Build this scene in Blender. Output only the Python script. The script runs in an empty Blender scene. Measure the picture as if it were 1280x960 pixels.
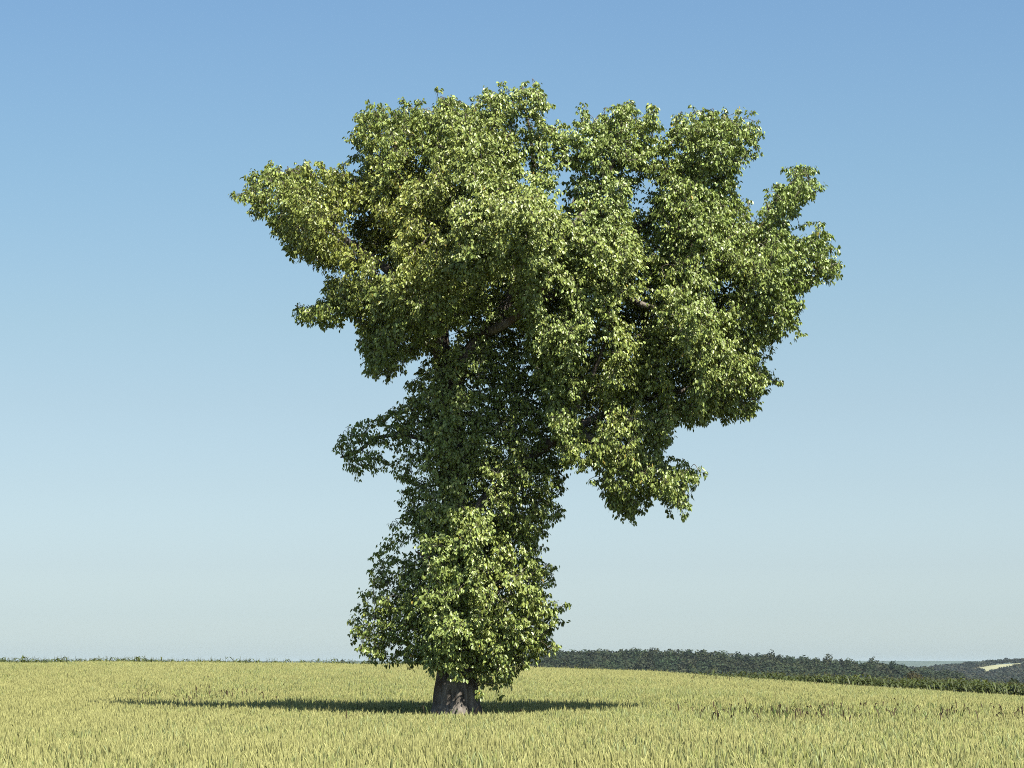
import bpy, math, random
import numpy as np

# ------------------------------------------------------------------ camera, light, sky, exposure
SC = bpy.context.scene
COL = SC.collection
EYE = 1.85
K = 1.5
F = 2600.0 * K                   # focal length in pixels of a 1280 wide frame
TILT = math.atan(350.0 / F)
cam_d = bpy.data.cameras.new('camera')
cam_d.sensor_width = 36.0
cam_d.lens = 36.0 * F / 1280.0
cam_d.clip_start = 0.1
cam_d.clip_end = 40000.0
cam = bpy.data.objects.new('camera', cam_d)
COL.objects.link(cam)
cam.location = (0, 0, EYE)
cam.rotation_euler = (math.radians(90) + TILT, 0, 0)
SC.camera = cam

SUN_EL = math.radians(56)
SUN_AZ = math.radians(35)        # to the right of straight behind the camera
sun_vec = np.array([math.sin(SUN_AZ) * math.cos(SUN_EL), -math.cos(SUN_AZ) * math.cos(SUN_EL), math.sin(SUN_EL)])
w = bpy.data.worlds.new('World')
SC.world = w
w.use_nodes = True
nt = w.node_tree
nt.nodes.clear()
wo = nt.nodes.new('ShaderNodeOutputWorld')
bg = nt.nodes.new('ShaderNodeBackground')
sky = nt.nodes.new('ShaderNodeTexSky')
sky.sky_type = 'NISHITA'
sky.sun_disc = False
sky.sun_elevation = SUN_EL
sky.sun_rotation = math.atan2(sun_vec[0], sun_vec[1])
sky.altitude = 0
sky.air_density = 1.0
sky.dust_density = 1.2
sky.ozone_density = 4.0
bg.inputs['Strength'].default_value = 0.0605
# the sky's own colour, slightly retuned by height above the horizon (whiter, milkier air low down)
tcw = nt.nodes.new('ShaderNodeTexCoord'); sxyz = nt.nodes.new('ShaderNodeSeparateXYZ')
nt.links.new(tcw.outputs['Generated'], sxyz.inputs[0])
ramp = nt.nodes.new('ShaderNodeValToRGB')
TINT = [(0.0, (1.72, 1.86, 1.98)), (0.0064, (1.62, 1.78, 1.92)), (0.0166, (1.31, 1.47, 1.67)), (0.0319, (1.12, 1.22, 1.40)), (0.0574, (1.03, 1.07, 1.16)), (0.083, (.99, 1.0, 1.02)), (0.1085, (.96, .99, .96)), (0.159, (.885, .98, .96)), (0.209, (.83, .95, .98)), (0.4, (.9, .97, 1.0))]
while len(ramp.color_ramp.elements) < len(TINT): ramp.color_ramp.elements.new(0.5)
for e, (p_, c_) in zip(ramp.color_ramp.elements, TINT):
    e.position = p_; e.color = (c_[0] / 2, c_[1] / 2, c_[2] / 2, 1)
nt.links.new(sxyz.outputs['Z'], ramp.inputs['Fac'])
tm = nt.nodes.new('ShaderNodeVectorMath'); tm.operation = 'MULTIPLY'
nt.links.new(sky.outputs[0], tm.inputs[0]); nt.links.new(ramp.outputs['Color'], tm.inputs[1])
tsc = nt.nodes.new('ShaderNodeVectorMath'); tsc.operation = 'SCALE'; tsc.inputs['Scale'].default_value = 2.0
nt.links.new(tm.outputs[0], tsc.inputs[0])
nt.links.new(tsc.outputs[0], bg.inputs['Color'])
nt.links.new(bg.outputs[0], wo.inputs['Surface'])

sd = bpy.data.lights.new('sun', 'SUN')
sd.energy = 5.0
sd.angle = math.radians(0.53)
sd.color = (1.0, 0.95, 0.86)
sun = bpy.data.objects.new('sun', sd)
COL.objects.link(sun)
sun.location = (30, -30, 60)
sun.rotation_euler = (math.pi / 2 - SUN_EL, 0, SUN_AZ)

SC.view_settings.view_transform = 'Standard'
SC.view_settings.look = 'None'
SC.view_settings.gamma = 1.0
SC.view_settings.exposure = 1.15
SC.view_settings.use_curve_mapping = False
SC.render.engine = 'CYCLES'
SC.cycles.filter_width = 1.0
SC.cycles.max_bounces = 6
SC.cycles.diffuse_bounces = 2
SC.cycles.glossy_bounces = 2
SC.cycles.transmission_bounces = 4
SC.cycles.volume_bounces = 0
SC.cycles.use_denoising = False
try:
    SC.cycles.denoiser = 'OPENIMAGEDENOISE'
    SC.cycles.denoising_input_passes = 'RGB_ALBEDO_NORMAL'
    SC.cycles.denoising_prefilter = 'ACCURATE'
except Exception as ex:
    print(ex)

rng = np.random.default_rng(7)
random.seed(7)
D = 46.0 * K                          # distance of the tree
PXM = F / D                       # pixels per metre there


def at(px, py, Y):
    """point on the plane y = Y seen at a place of the photograph"""
    t = TILT
    a = (px - 640.0) / F
    b = (480.0 - py) / F
    dy = math.cos(t) - b * math.sin(t)
    dz = math.sin(t) + b * math.cos(t)
    s = Y / dy
    return np.array([a * s, Y, EYE + dz * s])


def tag(o, label, cat=None, group=None, kind=None):
    if label: o['label'] = label
    if cat: o['category'] = cat
    if group: o['group'] = group
    if kind: o['kind'] = kind
    return o


def empty(name, loc):
    o = bpy.data.objects.new(name, None)
    o.location = loc
    o.empty_display_size = 0.3
    COL.objects.link(o)
    return o


class MB:
    """collects vertices, faces (as one flat list per face size) and a per-vertex colour"""
    def __init__(self):
        self.v = []; self.n = 0; self.f3 = []; self.f4 = []; self.c = []

    def add(self, v, f, c=None):
        v = np.asarray(v, float).reshape(-1, 3); f = np.asarray(f, int)
        (self.f3 if f.shape[1] == 3 else self.f4).append(f + self.n)
        self.v.append(v)
        self.c.append(np.broadcast_to(np.asarray(c if c is not None else (1, 1, 1), float), (len(v), 3)))
        self.n += len(v)

    def mesh(self, name, mat, smooth=False):
        V = np.concatenate(self.v); C = np.concatenate(self.c)
        f3 = np.concatenate(self.f3) if self.f3 else np.zeros((0, 3), int)
        f4 = np.concatenate(self.f4) if self.f4 else np.zeros((0, 4), int)
        me = bpy.data.meshes.new(name)
        me.vertices.add(len(V)); me.vertices.foreach_set('co', V.astype(np.float32).ravel())
        loops = np.concatenate([f3.ravel(), f4.ravel()]).astype(np.int32)
        starts = np.concatenate([np.arange(len(f3)) * 3, len(f3) * 3 + np.arange(len(f4)) * 4]).astype(np.int32)
        me.loops.add(len(loops)); me.loops.foreach_set('vertex_index', loops)
        me.polygons.add(len(starts)); me.polygons.foreach_set('loop_start', starts)
        me.update(calc_edges=True)
        if smooth:
            me.polygons.foreach_set('use_smooth', np.ones(len(starts), bool))
        ca = me.color_attributes.new('tint', 'FLOAT_COLOR', 'POINT')
        ca.data.foreach_set('color', np.concatenate([C, np.ones((len(C), 1))], 1).astype(np.float32).ravel())
        me.materials.append(mat)
        return me

    def build(self, name, mat, parent=None, smooth=False, link=True):
        o = bpy.data.objects.new(name, self.mesh(name, mat, smooth))
        if link: COL.objects.link(o)
        if parent: o.parent = parent
        return o


def unit(a):
    return a / np.maximum(np.linalg.norm(a, axis=-1, keepdims=True), 1e-9)


def ss(a, b, x):
    t = np.clip((np.asarray(x, float) - a) / (b - a), 0, 1)
    return t * t * (3 - 2 * t)


_K = np.random.default_rng(3).normal(size=(10, 3)); _PH = np.random.default_rng(4).uniform(0, 6.28, 10)
def wob(p, freq):
    """smooth pseudo noise, about -1..1"""
    p = np.asarray(p, float) * freq
    s = np.zeros(p.shape[:-1])
    for k, ph in zip(_K, _PH):
        s = s + np.sin(p @ k + ph)
    return s / 4.0


# ------------------------------------------------------------------ materials
def new_mat(name):
    m = bpy.data.materials.new(name); m.use_nodes = True
    n = m.node_tree.nodes; n.clear()
    out = n.new('ShaderNodeOutputMaterial')
    return m, n, m.node_tree.links, out


def mixc(n, l, a, b, fac, mode='MIX'):
    x = n.new('ShaderNodeMix'); x.data_type = 'RGBA'; x.blend_type = mode
    for sock, val in ((x.inputs['Factor'], fac), (x.inputs['A'], a), (x.inputs['B'], b)):
        if hasattr(val, 'links'): l.new(val, sock)
        else: sock.default_value = val if not isinstance(val, tuple) else (*val, 1) if len(val) == 3 else val
    return x.outputs['Result']


def foliage_mat(name, base, rough=0.45, spec=0.4, trans=0.3, tcol=None, vary=0.25, inst=False):
    m, n, l, out = new_mat(name)
    at_ = n.new('ShaderNodeAttribute'); at_.attribute_name = 'tint'
    c = mixc(n, l, (*base, 1), at_.outputs['Color'], 1.0, 'MULTIPLY')
    if inst:
        oi = n.new('ShaderNodeObjectInfo')
        mr = n.new('ShaderNodeMapRange'); mr.inputs['To Min'].default_value = 1 - vary; mr.inputs['To Max'].default_value = 1 + vary
        l.new(oi.outputs['Random'], mr.inputs['Value'])
        c = mixc(n, l, c, mr.outputs[0], 1.0, 'MULTIPLY')
    p = n.new('ShaderNodeBsdfPrincipled')
    l.new(c, p.inputs['Base Color'])
    p.inputs['Roughness'].default_value = rough
    p.inputs['Specular IOR Level'].default_value = spec
    if trans > 0:
        t = n.new('ShaderNodeBsdfTranslucent')
        tc = mixc(n, l, c, (*(tcol or (1.3, 1.35, 0.5)), 1), 1.0, 'MULTIPLY')
        l.new(tc, t.inputs['Color'])
        mx = n.new('ShaderNodeMixShader'); mx.inputs['Fac'].default_value = trans
        l.new(p.outputs[0], mx.inputs[1]); l.new(t.outputs[0], mx.inputs[2])
        l.new(mx.outputs[0], out.inputs['Surface'])
    else:
        l.new(p.outputs[0], out.inputs['Surface'])
    return m


def noise_mat(name, c1, c2, scale, rough=0.9, stretch=(1, 1, 1), bump=0.0, detail=6, c3=None):
    m, n, l, out = new_mat(name)
    tc = n.new('ShaderNodeTexCoord'); mp = n.new('ShaderNodeMapping')
    mp.inputs['Scale'].default_value = stretch
    l.new(tc.outputs['Object'], mp.inputs['Vector'])
    nz = n.new('ShaderNodeTexNoise'); nz.inputs['Scale'].default_value = scale; nz.inputs['Detail'].default_value = detail
    l.new(mp.outputs[0], nz.inputs['Vector'])
    r = n.new('ShaderNodeMapRange'); r.inputs['From Min'].default_value = 0.35; r.inputs['From Max'].default_value = 0.65
    l.new(nz.outputs['Fac'], r.inputs['Value'])
    c = mixc(n, l, (*c1, 1), (*c2, 1), r.outputs[0])
    if c3:
        n2 = n.new('ShaderNodeTexNoise'); n2.inputs['Scale'].default_value = scale * 0.17; n2.inputs['Detail'].default_value = 3
        l.new(tc.outputs['Object'], n2.inputs['Vector'])
        r2 = n.new('ShaderNodeMapRange'); r2.inputs['From Min'].default_value = 0.5; r2.inputs['From Max'].default_value = 0.62
        l.new(n2.outputs['Fac'], r2.inputs['Value'])
        c = mixc(n, l, c, (*c3, 1), r2.outputs[0])
    p = n.new('ShaderNodeBsdfPrincipled'); p.inputs['Roughness'].default_value = rough
    p.inputs['Specular IOR Level'].default_value = 0.2
    l.new(c, p.inputs['Base Color'])
    if bump:
        b = n.new('ShaderNodeBump'); b.inputs['Strength'].default_value = 1.0; b.inputs['Distance'].default_value = bump
        l.new(nz.outputs['Fac'], b.inputs['Height']); l.new(b.outputs[0], p.inputs['Normal'])
    l.new(p.outputs[0], out.inputs['Surface'])
    return m


M_LEAF = foliage_mat('leaf', (0.225, 0.265, 0.07), rough=0.42, spec=0.55, trans=0.1)
M_WHEAT = foliage_mat('wheat', (1, 1, 1), rough=0.6, spec=0.25, trans=0.15, tcol=(1.1, 1.1, 0.7), inst=True, vary=0.1)
M_MAIZE = foliage_mat('maize', (1, 1, 1), rough=0.45, spec=0.4, trans=0.2, inst=True, vary=0.3)
M_WEED = foliage_mat('weed', (1, 1, 1), rough=0.8, spec=0.1, trans=0.0)
M_WOOD = foliage_mat('far foliage', (1, 1, 1), rough=0.8, spec=0.1, trans=0.1)
M_BARK = noise_mat('bark', (0.052, 0.045, 0.037), (0.215, 0.19, 0.157), 9.0, 0.9, (1, 1, 0.28), 0.07, 8, (0.085, 0.062, 0.042))
M_SOIL = noise_mat('field soil', (0.10, 0.085, 0.045), (0.17, 0.15, 0.07), 1.2, 0.95)
M_FAR = noise_mat('far woodland', (0.03, 0.045, 0.025), (0.06, 0.075, 0.04), 0.012, 0.95)
M_STUB = noise_mat('stubble', (0.20, 0.205, 0.11), (0.25, 0.25, 0.145), 0.02, 0.95)
M_MEADOW = noise_mat('meadow', (0.13, 0.14, 0.05), (0.18, 0.18, 0.07), 0.02, 0.95)


# ------------------------------------------------------------------ terrain
def terrain(x, y):
    x = np.asarray(x, float); y = np.asarray(y, float) / K
    L = np.interp(x, [-60, -24.6, -7.3, 2, 14, 24.6, 40, 80], [1.05, 1.1, 1.04, 0.83, 0.15, -0.95, -1.9, -3.2])
    Ls = (L + np.interp(x - 4, [-60, -24.6, -7.3, 2, 14, 24.6, 40, 80], [1.05, 1.1, 1.04, 0.83, 0.15, -0.95, -1.9, -3.2])
          + np.interp(x + 4, [-60, -24.6, -7.3, 2, 14, 24.6, 40, 80], [1.05, 1.1, 1.04, 0.83, 0.15, -0.95, -1.9, -3.2])) / 3
    g = ss(35, 105, y) * Ls
    Dx = np.interp(x, [-30, -8, 2, 9, 15, 25], [0.2, 0.25, 0.42, 0.42, 0.1, -0.25])
    g = g - Dx * ss(104, 112, y)
    sl = np.interp(x, [-10, 25], [0.04, 0.016])
    g = g - sl * np.clip(y - 108, 0, 60) - 0.04 * np.clip(y - 168, 0, 1e9)
    u = x / np.maximum(y, 1.0)
    valley = np.full_like(g, -19.0)
    # wooded ridge about 1300 m away
    xr = u * 1300
    rid = np.interp(xr, [-400, -150, -70, -20, 25, 80, 120, 160, 210, 250, 300, 350, 420],
                    [-17, -16, -14, -7, -2.5, -1.8, -3.2, -5.2, -8.2, -12.5, -19, -22, -24])
    h1 = -19 + (rid + 19) * ss(880, 1300, y) * (1 - ss(1330, 1700, y))
    # hill further right about 2500 m away
    xq = u * 2500
    prof = np.interp(y, [1300, 1800, 1900, 2300, 2400, 2520, 2600, 3200], [-24, -22, -19, -11.4, -4.8, 2.8, 2.6, -24])
    off = np.interp(xq, [250, 420, 490, 540, 580, 700], [-17, -14, -10.5, -6.0, -1.5, 0.5]) * ss(2000, 2450, y)
    h2 = np.where((xq > 150), np.maximum(prof + off, -24), -24) * 1.0
    far = np.where(y > 1550, np.maximum(h1, h2), h1)
    far = np.where(y > 2700, np.maximum(far, -19), far)
    return np.maximum(g, far) if g.ndim == 0 else np.where(y > 400, np.maximum(g, far), g)


ys = np.concatenate([np.arange(-40, 300, 2.0), 300 * 1.03 ** np.arange(1, 130)])
ys = ys[ys < 13600]
us = np.linspace(-1, 1, 121)
X = us[None, :] * (np.abs(ys)[:, None] * 0.42 + 55)
Y = np.broadcast_to(ys[:, None], X.shape)
Z = terrain(X, Y)
mb = MB()
R_, C_ = X.shape
idx = np.arange(R_ * C_).reshape(R_, C_)
quads = np.stack([idx[:-1, :-1], idx[:-1, 1:], idx[1:, 1:], idx[1:, :-1]], -1).reshape(-1, 4)
mb.add(np.stack([X, Y, Z], -1), quads)
ground = mb.build('ground', M_SOIL, smooth=True)
tag(ground, 'bare soil of the gently rolling farmland under the crops', 'ground', kind='structure')

# far wooded ridge on the horizon
xs = np.linspace(-5200, 5200, 700); yy = np.array([7600, 7900, 8200, 8500, 8800, 9000.]) * K
Xd, Yd = np.meshgrid(xs, yy)
prof = np.array([-30, -8, 6, 14.5, 11, -30.])
Zd = prof[:, None] + (wob(np.stack([Xd, Yd, 0 * Xd], -1), 0.0016) * 1.0 + wob(np.stack([Xd, Yd, 0 * Xd], -1), 0.02) * 0.5) * (prof > -10)[:, None]
mb = MB(); idx = np.arange(Xd.size).reshape(Xd.shape)
mb.add(np.stack([Xd, Yd, Zd], -1), np.stack([idx[:-1, :-1], idx[:-1, 1:], idx[1:, 1:], idx[1:, :-1]], -1).reshape(-1, 4))
tag(mb.build('distant_hills', M_FAR, smooth=True), 'faint blue wooded hills along the horizon at far right', 'hills', kind='structure')


def field_patch(name, corners, mat, label):
    """a field lying on the terrain between four corners (x / y ratio, distance)"""
    n_ = 14
    a, b, c, d = [np.array(k, float) for k in corners]
    U, V = np.meshgrid(np.linspace(0, 1, n_), np.linspace(0, 1, n_))
    P = (a * (1 - U)[..., None] + b * U[..., None]) * (1 - V)[..., None] + (d * (1 - U)[..., None] + c * U[..., None]) * V[..., None]
    x_ = P[..., 0] * P[..., 1]; y_ = P[..., 1]
    z_ = terrain(x_, y_) + 1.2
    m_ = MB(); ix = np.arange(n_ * n_).reshape(n_, n_)
    m_.add(np.stack([x_, y_, z_], -1), np.stack([ix[:-1, :-1], ix[:-1, 1:], ix[1:, 1:], ix[1:, :-1]], -1).reshape(-1, 4))
    tag(m_.build(name, mat), label, 'field', kind='structure')


def u_(px): return (px - 640) / F
FIELD_POLY = [(u_(1216), 2475 * K), (u_(1230), 2398 * K), (u_(1273.5), 2478 * K), (u_(1273.5), 2519 * K)]
field_patch('pale_field', FIELD_POLY, M_STUB, 'pale stubble field on the far hillside at the right edge')
field_patch('pale_strip', [(u_(1267), 2120 * K), (u_(1300), 2090 * K), (u_(1300), 2150 * K), (u_(1278), 2150 * K)], M_MEADOW, 'small pale meadow strip low on the far hillside')

# ------------------------------------------------------------------ instanced crops
def gn_scatter(name, pts, rot, scl, index, coll, mat_any=None):
    me = bpy.data.meshes.new(name)
    me.vertices.add(len(pts)); me.vertices.foreach_set('co', np.asarray(pts, np.float32).ravel())
    a = me.attributes.new('rot', 'FLOAT_VECTOR', 'POINT'); a.data.foreach_set('vector', np.asarray(rot, np.float32).ravel())
    a = me.attributes.new('scl', 'FLOAT_VECTOR', 'POINT'); a.data.foreach_set('vector', np.asarray(scl, np.float32).ravel())
    a = me.attributes.new('idx', 'INT', 'POINT'); a.data.foreach_set('value', np.asarray(index, np.int32))
    o = bpy.data.objects.new(name, me); COL.objects.link(o)
    g = bpy.data.node_groups.new(name, 'GeometryNodeTree')
    g.interface.new_socket('Geometry', in_out='INPUT', socket_type='NodeSocketGeometry')
    g.interface.new_socket('Geometry', in_out='OUTPUT', socket_type='NodeSocketGeometry')
    gi = g.nodes.new('NodeGroupInput'); go = g.nodes.new('NodeGroupOutput')
    ip = g.nodes.new('GeometryNodeInstanceOnPoints')
    ci = g.nodes.new('GeometryNodeCollectionInfo')
    ci.inputs['Collection'].default_value = coll
    ci.inputs['Separate Children'].default_value = True
    ci.inputs['Reset Children'].default_value = True
    ip.inputs['Pick Instance'].default_value = True
    def named(nm, t):
        q = g.nodes.new('GeometryNodeInputNamedAttribute'); q.data_type = t
        q.inputs['Name'].default_value = nm
        return [s for s in q.outputs if s.enabled and s.name == 'Attribute'][0]
    g.links.new(gi.outputs[0], ip.inputs['Points'])
    g.links.new(ci.outputs[0], ip.inputs['Instance'])
    g.links.new(named('idx', 'INT'), ip.inputs['Instance Index'])
    g.links.new(named('rot', 'FLOAT_VECTOR'), ip.inputs['Rotation'])
    g.links.new(named('scl', 'FLOAT_VECTOR'), ip.inputs['Scale'])
    g.links.new(ip.outputs[0], go.inputs[0])
    md = o.modifiers.new('scatter', 'NODES'); md.node_group = g
    return o


TILE = 0.5
def wheat_tile(seed, n_st, hmean, dull):
    r = np.random.default_rng(seed)
    m_ = MB()
    for _ in range(n_st):
        x, y = r.uniform(-TILE / 2, TILE / 2, 2) * 1.06
        h = hmean + r.normal(0, 0.06)
        lean = np.array([r.normal(0.02, 0.05), r.normal(0, 0.05), 0])
        b = np.array([x, y, 0.0]); top = b + lean + (0, 0, h - 0.11)
        gcol = np.array([0.095, 0.118, 0.036]) * r.uniform(0.7, 1.2)
        gr = seed % 2
        ecol = np.array([0.335, 0.33, 0.122]) if gr else np.array([0.297, 0.318, 0.115]) * r.uniform(0.75, 1.15) * np.array([r.uniform(0.93, 1.06), 1, r.uniform(0.8, 1.2)])
        if r.random() < dull: ecol = ecol * np.array([0.5, 0.52, 0.5])
        # stem: a thin three sided prism
        mid = (b + top) / 2 + lean * -0.25
        sw = 0.0035
        an = np.array([0, 2.094, 4.189]) + r.uniform(0, 6)
        ring = np.stack([np.cos(an) * sw, np.sin(an) * sw, 0 * an], -1)
        V = np.concatenate([ring + mid * 1.0, ring + top]); 
        V[:3, 2] = h * 0.35
        f = [[i, (i + 1) % 3, 3 + (i + 1) % 3, 3 + i] for i in range(3)]
        m_.add(V, f, gcol)
        # ear: spindle of four rings, five sides, bending over a little
        bend = np.array([r.normal(0.01, 0.025), r.normal(0, 0.02), 0])
        eh = r.uniform(0.10, 0.15); wd = r.uniform(0.0085, 0.0135)
        ks = 4; an = np.arange(ks) * 2 * math.pi / ks + r.uniform(0, 6)
        rings = []
        for t, q in ((0, 0.45), (0.3, 1.0), (0.72, 0.9), (1.0, 0.15)):
            rings.append(top + bend * t * t + np.stack([np.cos(an) * wd * q, np.sin(an) * wd * q, np.full(ks, eh * t)], -1))
        V = np.concatenate(rings)
        f = [[a * ks + i, a * ks + (i + 1) % ks, (a + 1) * ks + (i + 1) % ks, (a + 1) * ks + i] for a in range(3) for i in range(ks)]
        m_.add(V, f, ecol)
        # awns fanning from the ear
        for k in range(4):
            d = unit(np.array([r.normal(0, 0.28), r.normal(0, 0.28), 1.0]))
            p0 = top + bend * 0.3 + (0, 0, eh * r.uniform(0.3, 0.9)); p1 = p0 + d * r.uniform(0.05, 0.09)
            sd_ = unit(np.cross(d, r.normal(size=3))) * 0.0016
            m_.add([p0 - sd_, p0 + sd_, p1], [[0, 1, 2]], ecol * 1.1)
        # a drooping leaf or two
        for k in range(r.integers(1, 3)):
            a = r.uniform(0, 6.28); d = np.array([math.cos(a), math.sin(a), 0]); sd_ = np.array([-d[1], d[0], 0]) * 0.007
            z0 = h * r.uniform(0.55, 0.85); p0 = b + lean * 0.7 + (0, 0, z0)
            p1 = p0 + d * 0.06 + (0, 0, 0.07); p2 = p0 + d * 0.15 + (0, 0, r.uniform(-0.06, 0.06))
            m_.add([p0 - sd_ * 0.5, p0 + sd_ * 0.5, p1 + sd_, p1 - sd_], [[0, 1, 2, 3]], gcol * r.uniform(0.9, 1.5))
            m_.add([p1 - sd_, p1 + sd_, p2], [[0, 1, 2]], gcol * r.uniform(0.9, 1.5))
    return m_


wheat_coll = bpy.data.collections.new('wheat tufts')
for k in range(10):
    o = wheat_tile(100 + k, 80, 0.74, 0.05).build('wheat_tuft', M_WHEAT, link=False); wheat_coll.objects.link(o)
for k in range(4):                                     # thin, short and weedy growth along the tracks
    o = wheat_tile(200 + k, 34, 0.62, 0.4).build('wheat_tuft_thin', M_WHEAT, link=False); wheat_coll.objects.link(o)

TREE = np.array([*at(567, 897, D)[:2], 0.0]); TREE[2] = float(terrain(TREE[0], TREE[1]))

def weedy(x, y):
    """how weedy the wheat is: along a tractor track right of the tree and a patch left of it"""
    px = 640 + F * x / y
    p3 = np.stack([x, y, 0 * x], -1)
    a = np.exp(-((y / K - (43 - 0.004 * (px - 1000))) / 5.0) ** 2) * ss(820, 900, px) * (0.6 + 0.5 * wob(p3, 0.4))
    b = np.exp(-((y / K - 58) / 6.0) ** 2) * ss(140, 200, px) * (1 - ss(330, 370, px)) * (0.55 + 0.5 * wob(p3, 0.6))
    c = 0.35 * (wob(p3, 0.22) > 0.85)
    return np.clip(np.maximum(np.maximum(a, b), c), 0, 1)

gx = []; 
for y in np.arange(12, 106.5 * K, TILE * 0.98):
    half = 0.164 * 1.12 * y + 18
    xs_ = np.arange(-half, half, TILE * 0.98) + rng.uniform(-.1, .1)
    gx.append(np.stack([xs_, np.full_like(xs_, y)], -1))
P = np.concatenate(gx); P += rng.uniform(-0.06, 0.06, P.shape)
keep = np.hypot(P[:, 0] - TREE[0], P[:, 1] - TREE[1]) > 1.0
P = P[keep]
wz = weedy(P[:, 0], P[:, 1])
thin = rng.random(len(P)) < wz * 0.8
dt = np.hypot(P[:, 0] - TREE[0], P[:, 1] - TREE[1])
thin |= (dt < 2.3) & (rng.random(len(P)) < 0.6)
pn = np.stack([P[:, 0], P[:, 1] * 0.6, 0 * P[:, 0]], -1)
ripe = rng.random(len(P)) < np.clip(0.55 + 0.45 * wob(pn, 0.16), 0, 1)
ind = np.where(thin, 10 + rng.integers(0, 4, len(P)), 2 * rng.integers(0, 5, len(P)) + ripe)
hs = 1.0 + 0.07 * wob(np.stack([P[:, 0], P[:, 1], 0 * P[:, 0]], -1), 0.35) + rng.normal(0, 0.015, len(P)) - 0.2 * np.exp(-((np.hypot(P[:, 0] - TREE[0], P[:, 1] - TREE[1] + 1.5)) / 3.2) ** 2)
rot = np.zeros((len(P), 3)); rot[:, 2] = rng.integers(0, 4, len(P)) * (math.pi / 2) + rng.uniform(-.2, .2, len(P))
scl = np.stack([np.ones(len(P)), np.ones(len(P)), hs], -1)
wheat = gn_scatter('wheat_field', np.stack([P[:, 0], P[:, 1], terrain(P[:, 0], P[:, 1])], -1), rot, scl, ind, wheat_coll)
tag(wheat, 'field of ripening yellow green wheat filling the foreground', 'wheat', kind='stuff')


# brown curling weed stalks
mb = MB()
cand = np.stack([rng.uniform(-30, 35, 60000), rng.uniform(36, 150, 60000)], -1)
px_ = 640 + F * cand[:, 0] / cand[:, 1]
wv = weedy(cand[:, 0], cand[:, 1]) * ((px_ > -60) & (px_ < 1340))
cand = cand[rng.random(len(cand)) < wv * 0.6][:2600]
for x, y in cand:
    z0 = float(terrain(x, y)); h = rng.uniform(0.7, 0.98)
    a = rng.uniform(0, 6.28); rad = rng.uniform(0.03, 0.14)
    t = np.linspace(0, 1, 6)
    curve = np.stack([x + math.cos(a) * rad * t ** 3, y + math.sin(a) * rad * t ** 3, z0 + h * np.sin(t * rng.uniform(1.4, 2.0)) ], -1)
    col = np.array([0.055, 0.04, 0.024]) * rng.uniform(0.5, 1.5) if rng.random() < 0.7 else np.array([0.07, 0.1, 0.03]) * rng.uniform(0.7, 1.2)
    an = np.array([0, 2.094, 4.189])
    wd = np.array([0.005, 0.005, 0.006, 0.009, 0.013, 0.004]) * rng.uniform(0.8, 1.3)
    V = (curve[:, None, :] + np.stack([np.cos(an), np.sin(an), 0.4 * np.cos(an + 1)], -1)[None] * wd[:, None, None]).reshape(-1, 3)
    f = [[i * 3 + j, i * 3 + (j + 1) % 3, (i + 1) * 3 + (j + 1) % 3, (i + 1) * 3 + j] for i in range(5) for j in range(3)]
    mb.add(V, f, col)
tag(mb.build('dry_weeds', M_WEED), 'dry brown weed stalks curling among the wheat', 'weeds', kind='stuff')


# maize behind the crest
def maize_plant(seed):
    r = np.random.default_rng(seed); m_ = MB()
    h = r.uniform(1.25, 1.55)
    an = np.arange(5) * 2 * math.pi / 5
    base = np.array([0.053, 0.067, 0.018]) * r.uniform(0.8, 1.2)
    V = np.concatenate([np.stack([np.cos(an) * q, np.sin(an) * q, np.full(5, z)], -1) for z, q in ((0, .014), (h * .6, .011), (h * .95, .006))])
    m_.add(V, [[a * 5 + i, a * 5 + (i + 1) % 5, (a + 1) * 5 + (i + 1) % 5, (a + 1) * 5 + i] for a in range(2) for i in range(5)], base * 0.9)
    az = r.uniform(0, 6.28)
    for k in range(9):
        z0 = h * (0.2 + 0.085 * k); az += math.pi + r.normal(0, 0.35)
        ln = r.uniform(0.45, 0.7); up = r.uniform(0.55, 1.0)
        t = np.linspace(0, 1, 5)
        out_ = ln * t; zz = z0 + ln * (up * t - 1.15 * t * t)
        d = np.array([math.cos(az), math.sin(az)]); sdv = np.array([-d[1], d[0]])
        wd = np.array([0.02, 0.038, 0.04, 0.028, 0.003])
        Lf = np.stack([out_ * d[0] - sdv[0] * wd, out_ * d[1] - sdv[1] * wd, zz], -1)
        Rf = np.stack([out_ * d[0] + sdv[0] * wd, out_ * d[1] + sdv[1] * wd, zz], -1)
        m_.add(np.concatenate([Lf, Rf]), [[i, i + 1, 6 + i, 5 + i] for i in range(4)], base * r.uniform(0.8, 1.35))
    # tassel
    for k in range(3):
        d = unit(np.array([r.normal(0, .35), r.normal(0, .35), 1])); p0 = np.array([0, 0, h * .93]); p1 = p0 + d * r.uniform(0.06, 0.14)
        sd_ = unit(np.cross(d, r.normal(size=3))) * 0.006
        m_.add([p0 - sd_, p0 + sd_, p1 + sd_ * .4, p1 - sd_ * .4], [[0, 1, 2, 3]], np.array([0.13, 0.12, 0.04]))
    return m_

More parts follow.
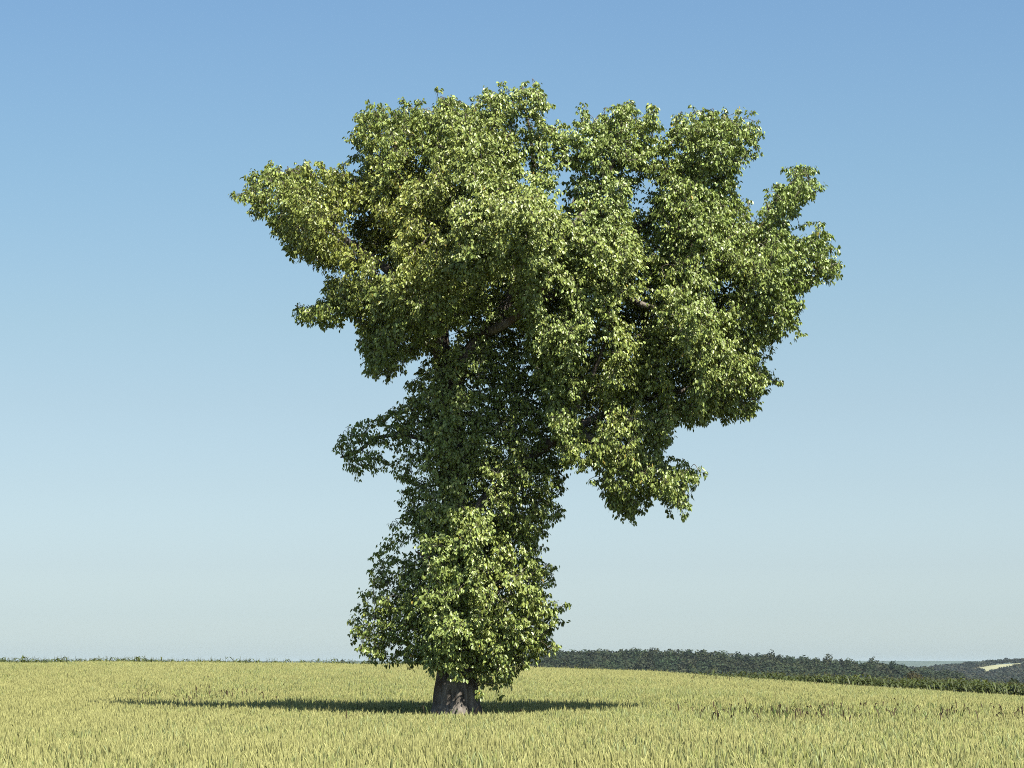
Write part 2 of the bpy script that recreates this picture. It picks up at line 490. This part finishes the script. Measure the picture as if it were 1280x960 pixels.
maize_coll = bpy.data.collections.new('maize plants')
for k in range(7):
    o = maize_plant(300 + k).build('maize_plant', M_MAIZE, link=False); maize_coll.objects.link(o)
pts = []
for y in np.arange(110.5 * K, 146 * K, 0.7):
    half = 0.164 * 1.08 * y + 16
    xs_ = np.arange(-half, half, 0.17 if y < 120 * K else 0.4)
    pts.append(np.stack([xs_, np.full_like(xs_, y)], -1))
P = np.concatenate(pts); P += rng.normal(0, 0.07, P.shape)
rot = np.zeros((len(P), 3)); rot[:, 2] = rng.uniform(0, 6.28, len(P)); rot[:, :2] = rng.normal(0, .05, (len(P), 2))
s = np.interp(P[:, 0], [12, 25], [1.0, 1.22]) * rng.uniform(0.9, 1.08, len(P)) + 0.06 * wob(np.stack([P[:, 0], P[:, 1], 0 * P[:, 0]], -1), 0.4)
maize = gn_scatter('maize_field', np.stack([P[:, 0], P[:, 1], terrain(P[:, 0], P[:, 1]) - 0.02], -1), rot, np.repeat(s[:, None], 3, 1), rng.integers(0, 7, len(P)), maize_coll)
tag(maize, 'strip of dark green maize along the far edge of the wheat field', 'maize', kind='stuff')


# ------------------------------------------------------------------ far woods
def crown_quads(mb_, c, rx, rz, n_, size, col, r, lumps=5):
    """one tree crown: leaf sprays spread over a few lumps"""
    lc = unit(r.normal(size=(lumps, 3))) * np.array([rx, rx, rz]) * 0.5 + (0, 0, 0.1 * rz)
    lc[0] = (0, 0, rz * 0.35)
    k = r.integers(0, lumps, n_)
    d = unit(r.normal(size=(n_, 3)))
    p = c + lc[k] + d * np.array([rx, rx, rz]) * 0.52 * r.uniform(0.6, 1.0, (n_, 1)) ** 0.5
    nrm = unit(d + r.normal(0, 0.45, (n_, 3)) + (0, 0, 0.25))
    a = unit(np.cross(nrm, r.normal(size=(n_, 3)))); b = np.cross(nrm, a)
    sz = size * r.uniform(0.6, 1.3, (n_, 1))
    V = np.stack([p - a * sz, p - b * sz * .6, p + a * sz, p + b * sz * .6], 1).reshape(-1, 3)
    cc = np.repeat(col * r.uniform(0.82, 1.18, (n_, 1)), 4, 0)
    mb_.add(V, np.arange(n_ * 4).reshape(-1, 4), cc)


def wood(name, label, px0, px1, d0, d1, step, hh, nq, qs, seed, skip=None, base=(0.026, 0.037, 0.0175)):
    r = np.random.default_rng(seed); m_ = MB(); dd = d0; n_ = 0
    while dd < d1:
        x = u_(px0) * dd
        while x < u_(px1) * dd:
            xx = x + r.normal(0, step * .25); yv = dd + r.normal(0, step * .3)
            x += step
            if skip and skip(xx / yv, yv): continue
            h = hh * r.uniform(0.72, 1.22); z = float(terrain(np.array(xx), np.array(yv)))
            rx = step * r.uniform(0.5, 0.78)
            col = np.array(base) * r.uniform(0.7, 1.35) * np.array([r.uniform(0.85, 1.3), 1, r.uniform(0.85, 1.2)])
            if r.random() < 0.1: rx *= 0.7; h *= 1.12
            crown_quads(m_, np.array([xx, yv, z + h * 0.6]), rx, h * 0.42, nq, qs, col, r)
            # stem
            m_.add([[xx - .2, yv, z - 1], [xx + .2, yv, z - 1], [xx + .1, yv, z + h * .7], [xx - .1, yv, z + h * .7],
                    [xx, yv + .3, z - 1], [xx, yv + .15, z + h * .7]], [[0, 1, 2, 3], [1, 4, 5, 2], [4, 0, 3, 5]], np.array([0.05, 0.045, 0.04]))
            n_ += 1
        dd += step * K
    return tag(m_.build(name, M_WOOD), label, 'wood', kind='stuff')


wood('forest', 'dark green woodland covering the ridge right of the tree', 560, 1200, 960 * K, 1420 * K, 8.5, 11.5, 150, 0.8, 11)
def on_field(u, d):
    d = d / K
    lo = np.interp(u, [u_(1214), u_(1230), u_(1275)], [2475, 2392, 2474]); hi = np.interp(u, [u_(1214), u_(1275)], [2478, 2521])
    return (u_(1214) < u < u_(1275) and lo - 45 < d < hi + 2) or (u > u_(1262) and 2060 < d < 2155)
wood('distant_wood', 'hazy grey green wood on the far hill at the right edge', 1120, 1420, 1900 * K, 2580 * K, 10.5, 6.0, 44, 1.5, 12, on_field, (0.027, 0.034, 0.022))


def shrub(name, px, py_top, Y, wpx, hpx, col, label, cat, n_=700, size=0.16, group=None):
    top = at(px, py_top, Y); wx = wpx / F * Y / 2; hz = hpx / F * Y
    zb = float(terrain(np.array(top[0]), np.array(Y)))
    root = empty(name, (top[0], Y, zb)); tag(root, label, cat, group)
    r = np.random.default_rng(int(px)); m_ = MB()
    crown_quads(m_, np.array([0, 0, top[2] - zb - hz * 0.5]), wx, hz * 0.5, n_, size, np.array(col), r, 7)
    m_.build('crown', M_WOOD, root)
    m_ = MB()
    for k in range(3 if cat == 'bush' else 1):
        a = r.uniform(0, 6.28); tipx = math.cos(a) * wx * .3 * (cat == 'bush'); tipy = math.sin(a) * wx * .3 * (cat == 'bush')
        an = np.arange(6) * math.pi / 3; rr = max(0.05, wx * 0.05)
        V = np.concatenate([np.stack([tipx * t + np.cos(an) * rr * (1 - .7 * t), tipy * t + np.sin(an) * rr * (1 - .7 * t), np.full(6, -0.2 + t * (top[2] - zb - hz * .3))], -1) for t in (0, .5, 1)])
        m_.add(V, [[q * 6 + i, q * 6 + (i + 1) % 6, (q + 1) * 6 + (i + 1) % 6, (q + 1) * 6 + i] for q in range(2) for i in range(6)], np.array([0.07, 0.055, 0.04]))
    m_.build('trunk', M_WOOD, root)
    return root


shrub('bush', 1141, 838, 330 * K, 30, 22, (0.045, 0.042, 0.022), 'round dark brownish bush between the maize strip and the wooded ridge', 'bush')
shrub('bush', 1222, 848, 150 * K, 26, 24, (0.03, 0.045, 0.02), 'wide low dark bush behind the maize near the right edge', 'bush', 900, 0.11)
shrub('bush', 1266, 848, 152 * K, 20, 24, (0.026, 0.036, 0.018), 'darkest small bush behind the maize at the right edge', 'bush', 800, 0.1)
shrub('far_tree', 427, 823.2, 900 * K, 11, 20, (0.04, 0.055, 0.035), 'tiny far-off treetop peeking over the field crest left of the big tree', 'tree', 300, 0.4)


# ------------------------------------------------------------------ the big tree
troot = empty('fruit_tree', TREE)
tag(troot, 'large lone old tree with lopsided leafy crown standing in the wheat field', 'tree')


def tl(px, py, dy=0.0):
    """point of the tree, relative to its base; dy is metres away from the viewer"""
    return at(px, py, D + dy) - TREE


def spline(pts, n_=6):
    pts = np.asarray(pts, float)
    Pp = np.concatenate([[2 * pts[0] - pts[1]], pts, [2 * pts[-1] - pts[-2]]])
    res = []
    for i in range(1, len(Pp) - 2):
        t = np.linspace(0, 1, n_, endpoint=False)[:, None]
        a, b, c, d = Pp[i - 1], Pp[i], Pp[i + 1], Pp[i + 2]
        res.append(0.5 * ((2 * b) + (-a + c) * t + (2 * a - 5 * b + 4 * c - d) * t ** 2 + (-a + 3 * b - 3 * c + d) * t ** 3))
    res.append(pts[-1:])
    return np.concatenate(res)


def tube(mb_, path, rad, k=10, rough=0.0, col=None):
    path = np.asarray(path, float); n_ = len(path)
    tg = unit(np.gradient(path, axis=0))
    ref = np.array([0.31, 0.9, 0.17]); a = unit(np.cross(tg, ref)); b = np.cross(tg, a)
    an = np.arange(k) * 2 * math.pi / k
    rad = np.broadcast_to(np.asarray(rad, float), (n_,))
    ring = path[:, None] + (np.cos(an)[None, :, None] * a[:, None] + np.sin(an)[None, :, None] * b[:, None]) * rad[:, None, None]
    if rough:
        ring = ring + unit(ring - path[:, None]) * (wob(ring, 5.0) * rough)[..., None] * rad[:, None, None]
    V = ring.reshape(-1, 3)
    i, j = np.meshgrid(np.arange(n_ - 1), np.arange(k), indexing='ij')
    f = np.stack([i * k + j, i * k + (j + 1) % k, (i + 1) * k + (j + 1) % k, (i + 1) * k + j], -1).reshape(-1, 4)
    mb_.add(V, f, col)


# trunk: ridged rings with a root flare
tp = spline([tl(569, 940), tl(569, 893), tl(570, 845), tl(573, 760), tl(570, 660), tl(566, 560), tl(563, 485)], 14)
zz = tp[:, 2]
zz0 = zz.copy()
radt = np.interp(zz, [-0.3, 0.4, 0.9, 1.5, 3, 5, 7.4], [0.86, 0.66, 0.5, 0.43, 0.39, 0.33, 0.24])
k = 56; an = np.arange(k) * 2 * math.pi / k
ang = an[None, :] + 0 * zz[:, None]
flare = np.clip(1.3 - zz, 0, 1.6)[:, None]
ridge = 1 + 0.05 * np.sin(ang * 9 + 0.7 * zz[:, None]) + 0.035 * np.sin(ang * 17 - 1.3 * zz[:, None] + 2) + flare * (0.13 * np.sin(ang * 5 + 2.4) + 0.09 * np.sin(ang * 3 + 0.4))
ring = tp[:, None] + np.stack([np.cos(ang), np.sin(ang), 0 * ang], -1) * (radt[:, None] * ridge)[..., None]
ring += np.stack([np.cos(ang), np.sin(ang), 0 * ang], -1) * (wob(ring, 3.5) * 0.035)[..., None]
i, j = np.meshgrid(np.arange(len(tp) - 1), np.arange(k), indexing='ij')
mb = MB(); mb.add(ring.reshape(-1, 3), np.stack([i * k + j, i * k + (j + 1) % k, (i + 1) * k + (j + 1) % k, (i + 1) * k + j], -1).reshape(-1, 4))
trunk = mb.build('trunk', M_BARK, troot, smooth=True)

LIMBS = [
    ([(564, 500, 0), (580, 450, -.2), (606, 415, -.3), (638, 372, -.2), (660, 310, .1), (668, 220, .3), (655, 130, .3)], .17),
    ([(563, 500, 0), (552, 440, .1), (548, 380, .3), (520, 320, .4), (500, 240, .3), (488, 160, .2)], .22),
    ([(551, 410, .2), (500, 350, -.2), (430, 300, -.4), (355, 245, -.4)], .13),
    ([(550, 425, .1), (490, 395, .7), (420, 388, .9), (385, 392, 1.0)], .09),
    ([(572, 660, 0), (620, 612, -.2), (665, 570, -.3), (720, 535, -.5), (800, 500, -.2), (900, 480, .1), (945, 485, .1)], .13),
    ([(606, 415, -.3), (700, 365, -.5), (800, 330, -.5), (900, 315, -.2), (1000, 330, 0), (1035, 338, 0)], .12),
    ([(638, 372, -.2), (720, 280, -1.0), (765, 210, -.5), (775, 145, -.3)], .09),
    ([(700, 365, -.5), (800, 285, .4), (875, 215, .6), (905, 155, .6)], .09),
    ([(900, 315, -.2), (950, 290, .2), (985, 250, .3), (1005, 212, .3)], .07),
    ([(720, 535, -.5), (775, 570, -1.1), (820, 600, -1.6), (858, 595, -1.6)], .09),
    ([(566, 560, 0), (510, 545, .3), (470, 548, .5), (445, 566, .6), (425, 572, .6)], .045),
    ([(600, 420, -.3), (640, 400, -1.6), (680, 360, -2.0), (690, 300, -2.3)], .09),
    ([(560, 450, -.1), (530, 390, -1.4), (510, 340, -1.8), (540, 290, -2.0)], .08),
    ([(620, 395, -.2), (650, 350, 1.4), (700, 300, 2.3), (720, 240, 2.6)], .12),
    ([(740, 345, -.5), (800, 380, -1.2), (860, 400, -1.7), (890, 430, -1.7)], .07),
    ([(700, 548, -.4), (740, 470, -.9), (760, 420, -1.2)], .07),
    ([(665, 300, .1), (610, 220, -.8), (585, 150, -.8)], .09),
    ([(572, 700, 0), (545, 700, -.5), (520, 690, -.9)], .03),
    ([(572, 740, 0), (605, 735, -.5), (630, 725, -.8)], .03),
]
nodes = [tp[zz0 > 1.2]]; nrad = [radt[zz0 > 1.2]]
for pts, r0 in LIMBS:
    path = spline([tl(*p) for p in pts], 7)
    path = path + wob(path, 1.3)[:, None] * np.array([0.05, 0.05, 0.03]) * np.linspace(0, 1, len(path))[:, None]
    rad = r0 * (1 - np.linspace(0, 1, len(path))) ** 0.8 + 0.018
    mb = MB(); tube(mb, path, rad, 12, 0.1)
    mb.build('limb', M_BARK, trunk, smooth=True)
    nodes.append(path); nrad.append(rad)

CROWN = [(300,240),(315,225),(330,210),(345,208),(360,212),(372,206),(385,203),(400,212),(415,206),(428,208),(440,222),(450,216),(455,205),(450,195),(440,175),(440,160),(452,153),(458,135),(470,132),(478,140),(490,138),(505,132),(520,134),(530,128),(540,138),(548,122),(560,113),(570,125),(578,135),(590,132),(600,118),(610,110),(625,112),(640,108),(655,108),(675,107),(680,120),(678,140),(684,152),(690,160),(700,158),(715,158),(722,148),(730,133),(738,135),(738,148),(750,150),(760,145),(766,130),(780,127),(786,138),(800,145),(810,136),(820,138),(816,152),(818,170),(824,182),(835,172),(843,160),(845,150),(858,150),(870,145),(885,142),(900,142),(920,146),(940,148),(946,165),(945,185),(938,195),(930,205),(922,215),(918,230),(922,245),(930,255),(942,270),(950,275),(958,262),(960,250),(970,235),(980,230),(990,205),(1000,203),(1015,212),(1020,225),(1018,245),(1005,255),(995,265),(985,280),(992,292),(1005,290),(1020,285),(1038,283),(1038,295),(1030,305),(1035,315),(1045,325),(1055,333),(1050,342),(1035,348),(1020,355),(1012,360),(1000,370),(1002,380),(996,395),(995,412),(980,420),(962,430),(950,435),(952,455),(965,465),(970,473),(955,485),(948,500),(945,512),(930,524),(910,522),(890,520),(878,535),(870,540),(862,528),(845,532),(838,545),(830,555),(828,568),(838,580),(855,577),(868,585),(876,592),(868,600),(858,610),(858,625),(850,642),(838,635),(828,625),(818,618),(805,622),(800,640),(796,648),(782,640),(770,640),(755,635),(746,622),(750,608),(752,598),(742,588),(722,588),(705,580),(690,550),(672,505),(660,455),(650,415),(632,395),(600,392),(570,415),(545,440),(520,455),(510,465),(500,468),(485,475),(470,475),(457,465),(455,450),(448,435),(447,420),(450,405),(440,400),(425,410),(412,412),(395,405),(380,405),(367,392),(366,382),(380,378),(395,378),(408,370),(402,355),(405,345),(412,342),(398,335),(385,332),(375,325),(362,325),(357,310),(350,295),(340,290),(332,275),(318,268),(310,255)]
SKIRT = [(590,628),(620,640),(650,652),(675,672),(675,690),(680,700),(690,705),(688,722),(685,740),(690,755),(703,750),(705,765),(697,780),(690,795),(685,815),(675,822),(665,835),(645,840),(640,852),(625,862),(610,865),(598,855),(590,845),(570,842),(545,838),(530,832),(515,835),(500,828),(485,830),(472,825),(455,822),(447,810),(448,795),(443,785),(452,765),(455,745),(460,720),(465,690),(480,665),(490,650),(500,640),(540,630)]
COLUMN = [(510,470),(528,452),(553,425),(595,398),(635,398),(655,430),(668,490),(690,550),(712,590),(708,612),(702,625),(708,640),(700,655),(705,665),(690,665),(675,675),(640,690),(560,690),(500,670),(490,655),(500,640),(495,625),(500,612),(497,595),(492,575),(495,540),(490,520),(507,490),(500,478)]
GAP = [(595,400),(640,392),(690,400),(705,480),(725,560),(705,592),(660,600),(610,520)]
ARM = [(497,595),(480,590),(465,590),(450,600),(442,608),(432,595),(428,580),(415,570),(411,555),(425,540),(438,528),(455,522),(470,520),(485,510),(505,500),(515,530),(510,570)]
# places where light comes through: x, y, half width, half height, share removed
THIN = [(355,262,14,10,.7),(392,242,8,14,.6),(338,240,8,10,.6),(380,300,14,8,.6),(422,275,10,8,.5),(483,340,10,10,.9),(600,402,12,12,.6),(556,418,12,12,.6),(518,432,9,22,.75),(608,475,24,28,.5),(640,540,26,26,.5),(597,520,14,20,.5),
        (570,265,10,25,.6),(565,225,10,12,.6),(800,245,9,18,.85),(792,335,9,22,.6),(996,326,6,6,.8),(958,392,14,14,.6),(940,420,12,12,.6),(742,560,20,12,.5),
        (425,338,16,7,.95),(450,345,12,8,.8),(665,545,20,14,.5),(700,440,10,10,.2),(870,530,12,8,.5),(740,505,18,14,.45),(612,300,9,9,.4),(405,228,6,14,.5),(930,285,8,14,.4)]
# dark recesses of the front: x, y, half width, half height
RECESS = [(802,262,14,55),(612,365,26,20),(572,272,18,50),(640,300,10,26),(700,262,14,22),(745,440,16,40),(470,300,16,30),(850,470,14,30),(735,520,22,20),(690,380,16,24),(900,360,14,20),(520,215,20,16)]


def inside(pts, poly):
    poly = np.array(poly, float); c = np.zeros(len(pts), bool)
    x, y = pts[:, 0], pts[:, 1]
    for (x0, y0), (x1, y1) in zip(poly, np.roll(poly, -1, 0)):
        cr = ((y0 > y) != (y1 > y)) & (x < (x1 - x0) * (y - y0) / (y1 - y0 + 1e-12) + x0)
        c ^= cr
    return c


def edge_dist(pts, poly):
    poly = np.array(poly, float); best = np.full(len(pts), 1e9)
    for a, b in zip(poly, np.roll(poly, -1, 0)):
        ab = b - a; t = np.clip(((pts - a) @ ab) / max(ab @ ab, 1e-9), 0, 1)
        best = np.minimum(best, np.linalg.norm(pts - (a + t[:, None] * ab), axis=1))
    return best


def clusters(poly, n_cand, Rmax, dy0, rlo, rhi, pack, shell, seed, limit, gate=None):
    r = np.random.default_rng(seed); P_ = np.array(poly, float)
    c = r.uniform(P_.min(0), P_.max(0), (n_cand, 2)); c = c[inside(c, poly)]
    e = edge_dist(c, poly) / PXM
    got = []; gp = np.zeros((limit, 3)); gr = np.zeros(limit); n_ = 0
    for (px, py), d in zip(c, e):
        rad = min(r.uniform(rlo, rhi), max(0.16, d * 0.8))
        if d < 0.1: continue
        H = math.sqrt(max(0.0, min(d, Rmax) * (2 * Rmax - min(d, Rmax))))
        lump = 0.72 + 0.36 * float(wob(np.array([px / PXM, py / PXM, 0.0]), 1.1))
        H = max(0.0, H * lump - rad * .6)
        t = r.uniform(-1, 1); t = math.copysign(abs(t) ** shell, t)
        drop = False
        for (x, y, a, b, q) in THIN:
            if ((px - x) / (a + 5)) ** 2 + ((py - y) / (b + 5)) ** 2 < 1 and r.random() < q: drop = True
        for (x, y, a, b) in RECESS:
            if t < 0.1 and ((px - x) / (a + 6)) ** 2 + ((py - y) / (b + 6)) ** 2 < 1: drop = True
        if drop: continue
        fr = 1 - 0.25 * float(ss(420, 480, py) * ss(620, 680, px) * (1 - ss(800, 880, px))) + 0.42 * float(ss(200, 260, py) * (1 - ss(370, 430, py)) * ss(540, 620, px) * (1 - ss(650, 720, px))) if (t < 0 and poly is CROWN) else 1.0  # crown front shaped for the light: bulge shades the stem, set-back lights the skirt
        p = tl(px, py, dy0(px, py) + t * H * fr)
        if gate is not None and d > 0.75 and float(wob(p, 2.0)) > gate: continue
        if d < 0.4 and r.random() < 0.12: continue
        if n_ and np.any(np.linalg.norm(gp[:n_] - p, axis=1) < pack * (gr[:n_] + rad)): continue
        gp[n_] = p; gr[n_] = rad; n_ += 1
        got.append((p, rad, px, py, t))
        if n_ >= limit: break
    return got


def dy_crown(px, py):
    return float(np.interp(px, [300, 500, 700, 900, 1050], [-.2, 0, -.4, -.2, 0])) + (-0.7 if py > 520 else 0)

cl_crown = clusters(CROWN, 34000, 3.7, dy_crown, 0.17, 0.43, 0.5, 0.5, 21, 3400, 0.45)
cl_skirt = clusters(SKIRT, 9000, 1.9, lambda x, y: 0, 0.24, 0.48, 0.5, 0.4, 22, 420)
cl_col = clusters(COLUMN, 9000, 1.45, lambda x, y: 0.0, 0.24, 0.46, 0.46, 0.5, 23, 340, 0.6)
def fringe(poly, step, dyr, seed):
    r = np.random.default_rng(seed); res = []
    pts = np.array(poly, float); cen = pts.mean(0)
    for a, b in zip(pts, np.roll(pts, -1, 0)):
        for q in range(max(1, int(np.linalg.norm(b - a) / step))):
            p = a + (b - a) * r.random(); nrm = np.array([b[1] - a[1], a[0] - b[0]]); nrm = nrm / (np.linalg.norm(nrm) + 1e-6)
            p = p + nrm * r.uniform(-12, 7)
            res.append((tl(p[0], p[1], r.normal(0, dyr)), r.uniform(0.08, 0.19), p[0], p[1], 0.0))
    return res
cl_gap = clusters(GAP, 4000, 1.3, lambda x, y: 0.5, 0.22, 0.42, 0.6, 0.6, 25, 90)
cl_crown += fringe(CROWN[:138], 9, 0.7, 41)
ru = np.random.default_rng(47)                         # upright shoots along the top of the crown
tops = np.array(CROWN[:82], float)
for _ in range(62):
    q = ru.integers(0, len(tops) - 1); e_ = tops[q + 1] - tops[q]
    if e_[0] < 2: continue
    b_ = tops[q] + e_ * ru.random() + (0, 17); dyv = ru.normal(0, 0.8); lean = ru.normal(0, 3)
    for k_ in range(ru.integers(2, 5)):
        cl_crown.append((tl(b_[0] + lean * k_ / 2, b_[1] - 7 * k_, dyv), 0.16 - 0.02 * k_, b_[0], b_[1], 0.0))
for _ in range(16):                                    # leaves in front of the main fork
    px, py = ru.uniform(598, 650), ru.uniform(365, 420)
    cl_col.append((tl(px, py, -ru.uniform(0.4, 1.2)), ru.uniform(0.16, 0.28), px, py, -1.0))
cl_skirt += fringe(SKIRT[2:15] , 10, 0.5, 42) + fringe(SKIRT[16:36], 10, 0.5, 43)
rf = np.random.default_rng(44)
for _ in range(80):                                    # boughs reaching towards the viewer, added to shade the stem foliage below
    px, py = rf.uniform(572, 690), rf.uniform(250, 342)
    cl_crown.append((tl(px, py, -np.interp(py, [250, 342], [4.1, 2.7]) + rf.normal(0, 0.45)), rf.uniform(0.24, 0.42), px, py, -1.0))
for _ in range(60):                                    # leaves hiding the upper trunk
    px, py = rf.uniform(535, 645), rf.uniform(490, 650)
    if px > 605 and py < 570: continue
    cl_col.append((tl(px, py, -rf.uniform(0.45, 0.95)), rf.uniform(0.2, 0.34), px, py, -1.0))
for _ in range(14):
    px, py = rf.uniform(565, 603), rf.uniform(380, 425)
    cl_col.append((tl(px, py, rf.uniform(0.2, 0.9)), rf.uniform(0.18, 0.28), px, py, 1.0))
for _ in range(70):                                    # shoots standing in front of the lower trunk
    px, py = rf.uniform(530, 612), rf.uniform(640, 838)
    cl_skirt.append((tl(px, py, -rf.uniform(0.65, 1.5 if py < 800 else 1.0)), rf.uniform(0.2, 0.36), px, py, -1.0))
cl_arm = clusters(ARM, 2500, 0.8, lambda x, y: .4, 0.2, 0.4, 0.5, 0.8, 24, 60)
print('clusters', len(cl_crown), len(cl_skirt), len(cl_col), len(cl_arm))

twigs = MB()
N = np.concatenate(nodes); NR = np.concatenate(nrad)


def leaves_for(cl, per, mb_, seed, yellow=0.0, centre=None, lsc=1.0, tone=1.0):
    """grow shoots with hanging leaves through every cluster; twigs join clusters to the nearest wood"""
    global N, NR
    r = np.random.default_rng(seed)
    order = np.argsort([np.min(np.linalg.norm(N - c[0], axis=1)) for c in cl])
    for ci in order:
        p, rad, px, py, t = cl[ci]
        d_ = np.linalg.norm(N - p, axis=1) + 0.25 * np.maximum(0, N[:, 2] - p[2]); q = int(np.argmin(d_)); base = N[q]
        mid = (base + p) / 2 + r.normal(0, 0.06, 3) + (0, 0, 0.05)
        path = spline([base, mid, p], 4)
        r0 = min(NR[q] * .7, 0.012 + 0.012 * np.linalg.norm(p - base))
        rr = np.linspace(r0, 0.008, len(path))
        if rad > 0.2 or np.linalg.norm(p - base) < 0.55: tube(twigs, path, rr, 5)
        N = np.concatenate([N, path[2:]]); NR = np.concatenate([NR, rr[2:]])
        out = unit(p - (centre if centre is not None else base) + np.array([0, 0, 0.2]))
        oh = p - (centre if centre is not None else tl(571, 897 - p[2] * PXM)); oh[2] *= 0.25; outh = unit(oh)
        n_sh = max(3, int(per * (rad / 0.45) ** 2 / 9))
        sd_ = unit(r.normal(size=(n_sh, 3)) + out * 0.55 + (0, 0, 0.25))
        ln = rad * r.uniform(0.7, 1.25, n_sh)
        hue = 0.5 + 0.5 * float(wob(p, 0.8))
        for s in range(n_sh):
            a = p + sd_[s] * rad * 0.15; tip = p + sd_[s] * ln[s] - np.array([0, 0, 0.10 * ln[s]])
            sv = unit(np.cross(sd_[s], (0.3, 0.2, 0.9))) * 0.004; s2 = np.cross(sd_[s], sv)
            twigs.add([a + sv, a - sv * .5 + s2, a - sv * .5 - s2, tip], [[0, 1, 3], [1, 2, 3], [2, 0, 3]])
            n_l = r.integers(7, 12)
            tt = np.linspace(0.2, 1.02, n_l)[:, None]
            pos = a * (1 - tt) + tip * tt
            # leaf stalk direction: away from the shoot, drooping
            ax = unit(unit(r.normal(size=(n_l, 3))) * 0.75 + sd_[s] * 0.25 + out * 0.15 + (0, 0, -1.15))
            pos = pos + unit(ax * (1, 1, 0.2) + r.normal(0, .3, (n_l, 3))) * r.uniform(0.02, 0.06, (n_l, 1))
            L = lsc * r.uniform(0.055, 0.115, (n_l, 1)); W = L * r.uniform(0.25, 0.35, (n_l, 1))
            nn = unit(r.normal(0, 0.55, (n_l, 3)) + outh * 0.75 + (0, 0, 0.22))
            sdv = unit(np.cross(ax, nn)); nn = np.cross(sdv, ax)
            fold = r.uniform(0.1, 0.45, (n_l, 1))
            side = sdv * W; up = nn * W * fold
            B = pos; T = pos + ax * L - nn * L * r.uniform(0, 0.18, (n_l, 1))
            V = np.stack([B, pos + ax * L * .28 + side * .92 + up, pos + ax * L * .62 + side * .78 + up * .8,
                          T, pos + ax * L * .62 - side * .78 + up * .8, pos + ax * L * .28 - side * .92 + up], 1)
            k6 = np.arange(n_l)[:, None] * 6
            f = np.concatenate([k6 + np.array([[0, 1, 2, 3]]), k6 + np.array([[0, 3, 4, 5]])])
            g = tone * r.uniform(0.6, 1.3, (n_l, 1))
            yl = np.clip(yellow(px, py) + 0.25 * hue + r.normal(0, 0.15, (n_l, 1)), 0, 1)
            col = g * ((1 - yl) * np.array([0.88, 1.0, 0.95]) + yl * np.array([1.3, 1.12, 0.75]))
            rare = r.random((n_l, 1)) < 0.003 + 0.01 * float(yellow(px, py) > .3)
            col = np.where(rare, np.array([1.6, 1.05, 0.8]) * g, col)
            mb_.add(V.reshape(-1, 3), f, np.repeat(col, 6, 0))


yel = lambda px, py: float(np.exp(-(((px - 480) / 130) ** 2 + ((py - 280) / 90) ** 2)) * 0.4 + np.exp(-(((px - 870) / 120) ** 2 + ((py - 430) / 90) ** 2)) * .2)
crown = MB(); leaves_for(cl_crown, 350, crown, 31, yel, tl(660, 400), 0.95, 0.97)
print('crown leaves', crown.n // 6)
crown.build('crown', M_LEAF, troot)
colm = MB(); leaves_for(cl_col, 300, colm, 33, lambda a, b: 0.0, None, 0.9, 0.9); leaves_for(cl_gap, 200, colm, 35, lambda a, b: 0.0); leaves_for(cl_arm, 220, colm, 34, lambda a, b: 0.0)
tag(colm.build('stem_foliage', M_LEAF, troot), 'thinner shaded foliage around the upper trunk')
sk = MB(); leaves_for(cl_skirt, 270, sk, 32, lambda a, b: 0.05)
tag(sk.build('trunk_shoots', M_LEAF, troot), 'bushy skirt of leafy shoots round the lower trunk')
print('leaves', (crown.n + colm.n + sk.n) // 6)
twigs.build('twigs', M_BARK, troot)

# ------------------------------------------------------------------ air
hm = bpy.data.materials.new('haze air'); hm.use_nodes = True
n = hm.node_tree.nodes; n.clear()
ho = n.new('ShaderNodeOutputMaterial'); pv = n.new('ShaderNodeVolumePrincipled')
pv.inputs['Color'].default_value = (0.68, 0.87, 1.0, 1)
pv.inputs['Density'].default_value = 2.4e-5
pv.inputs['Anisotropy'].default_value = 0.0
hm.node_tree.links.new(pv.outputs[0], ho.inputs['Volume'])
x0, x1, y0, y1, z0, z1 = -6300, 6300, -60, 13900, -900, 19
mb = MB()
mb.add([[x0, y0, z0], [x1, y0, z0], [x1, y1, z0], [x0, y1, z0], [x0, y0, z1], [x1, y0, z1], [x1, y1, z1], [x0, y1, z1]],
       [[0, 3, 2, 1], [4, 5, 6, 7], [0, 1, 5, 4], [1, 2, 6, 5], [2, 3, 7, 6], [3, 0, 4, 7]])
hz = mb.build('haze', hm)
tag(hz, 'thin summer haze in the air over the far hills', 'haze', kind='stuff')
print('ground low', float(Z.min()))
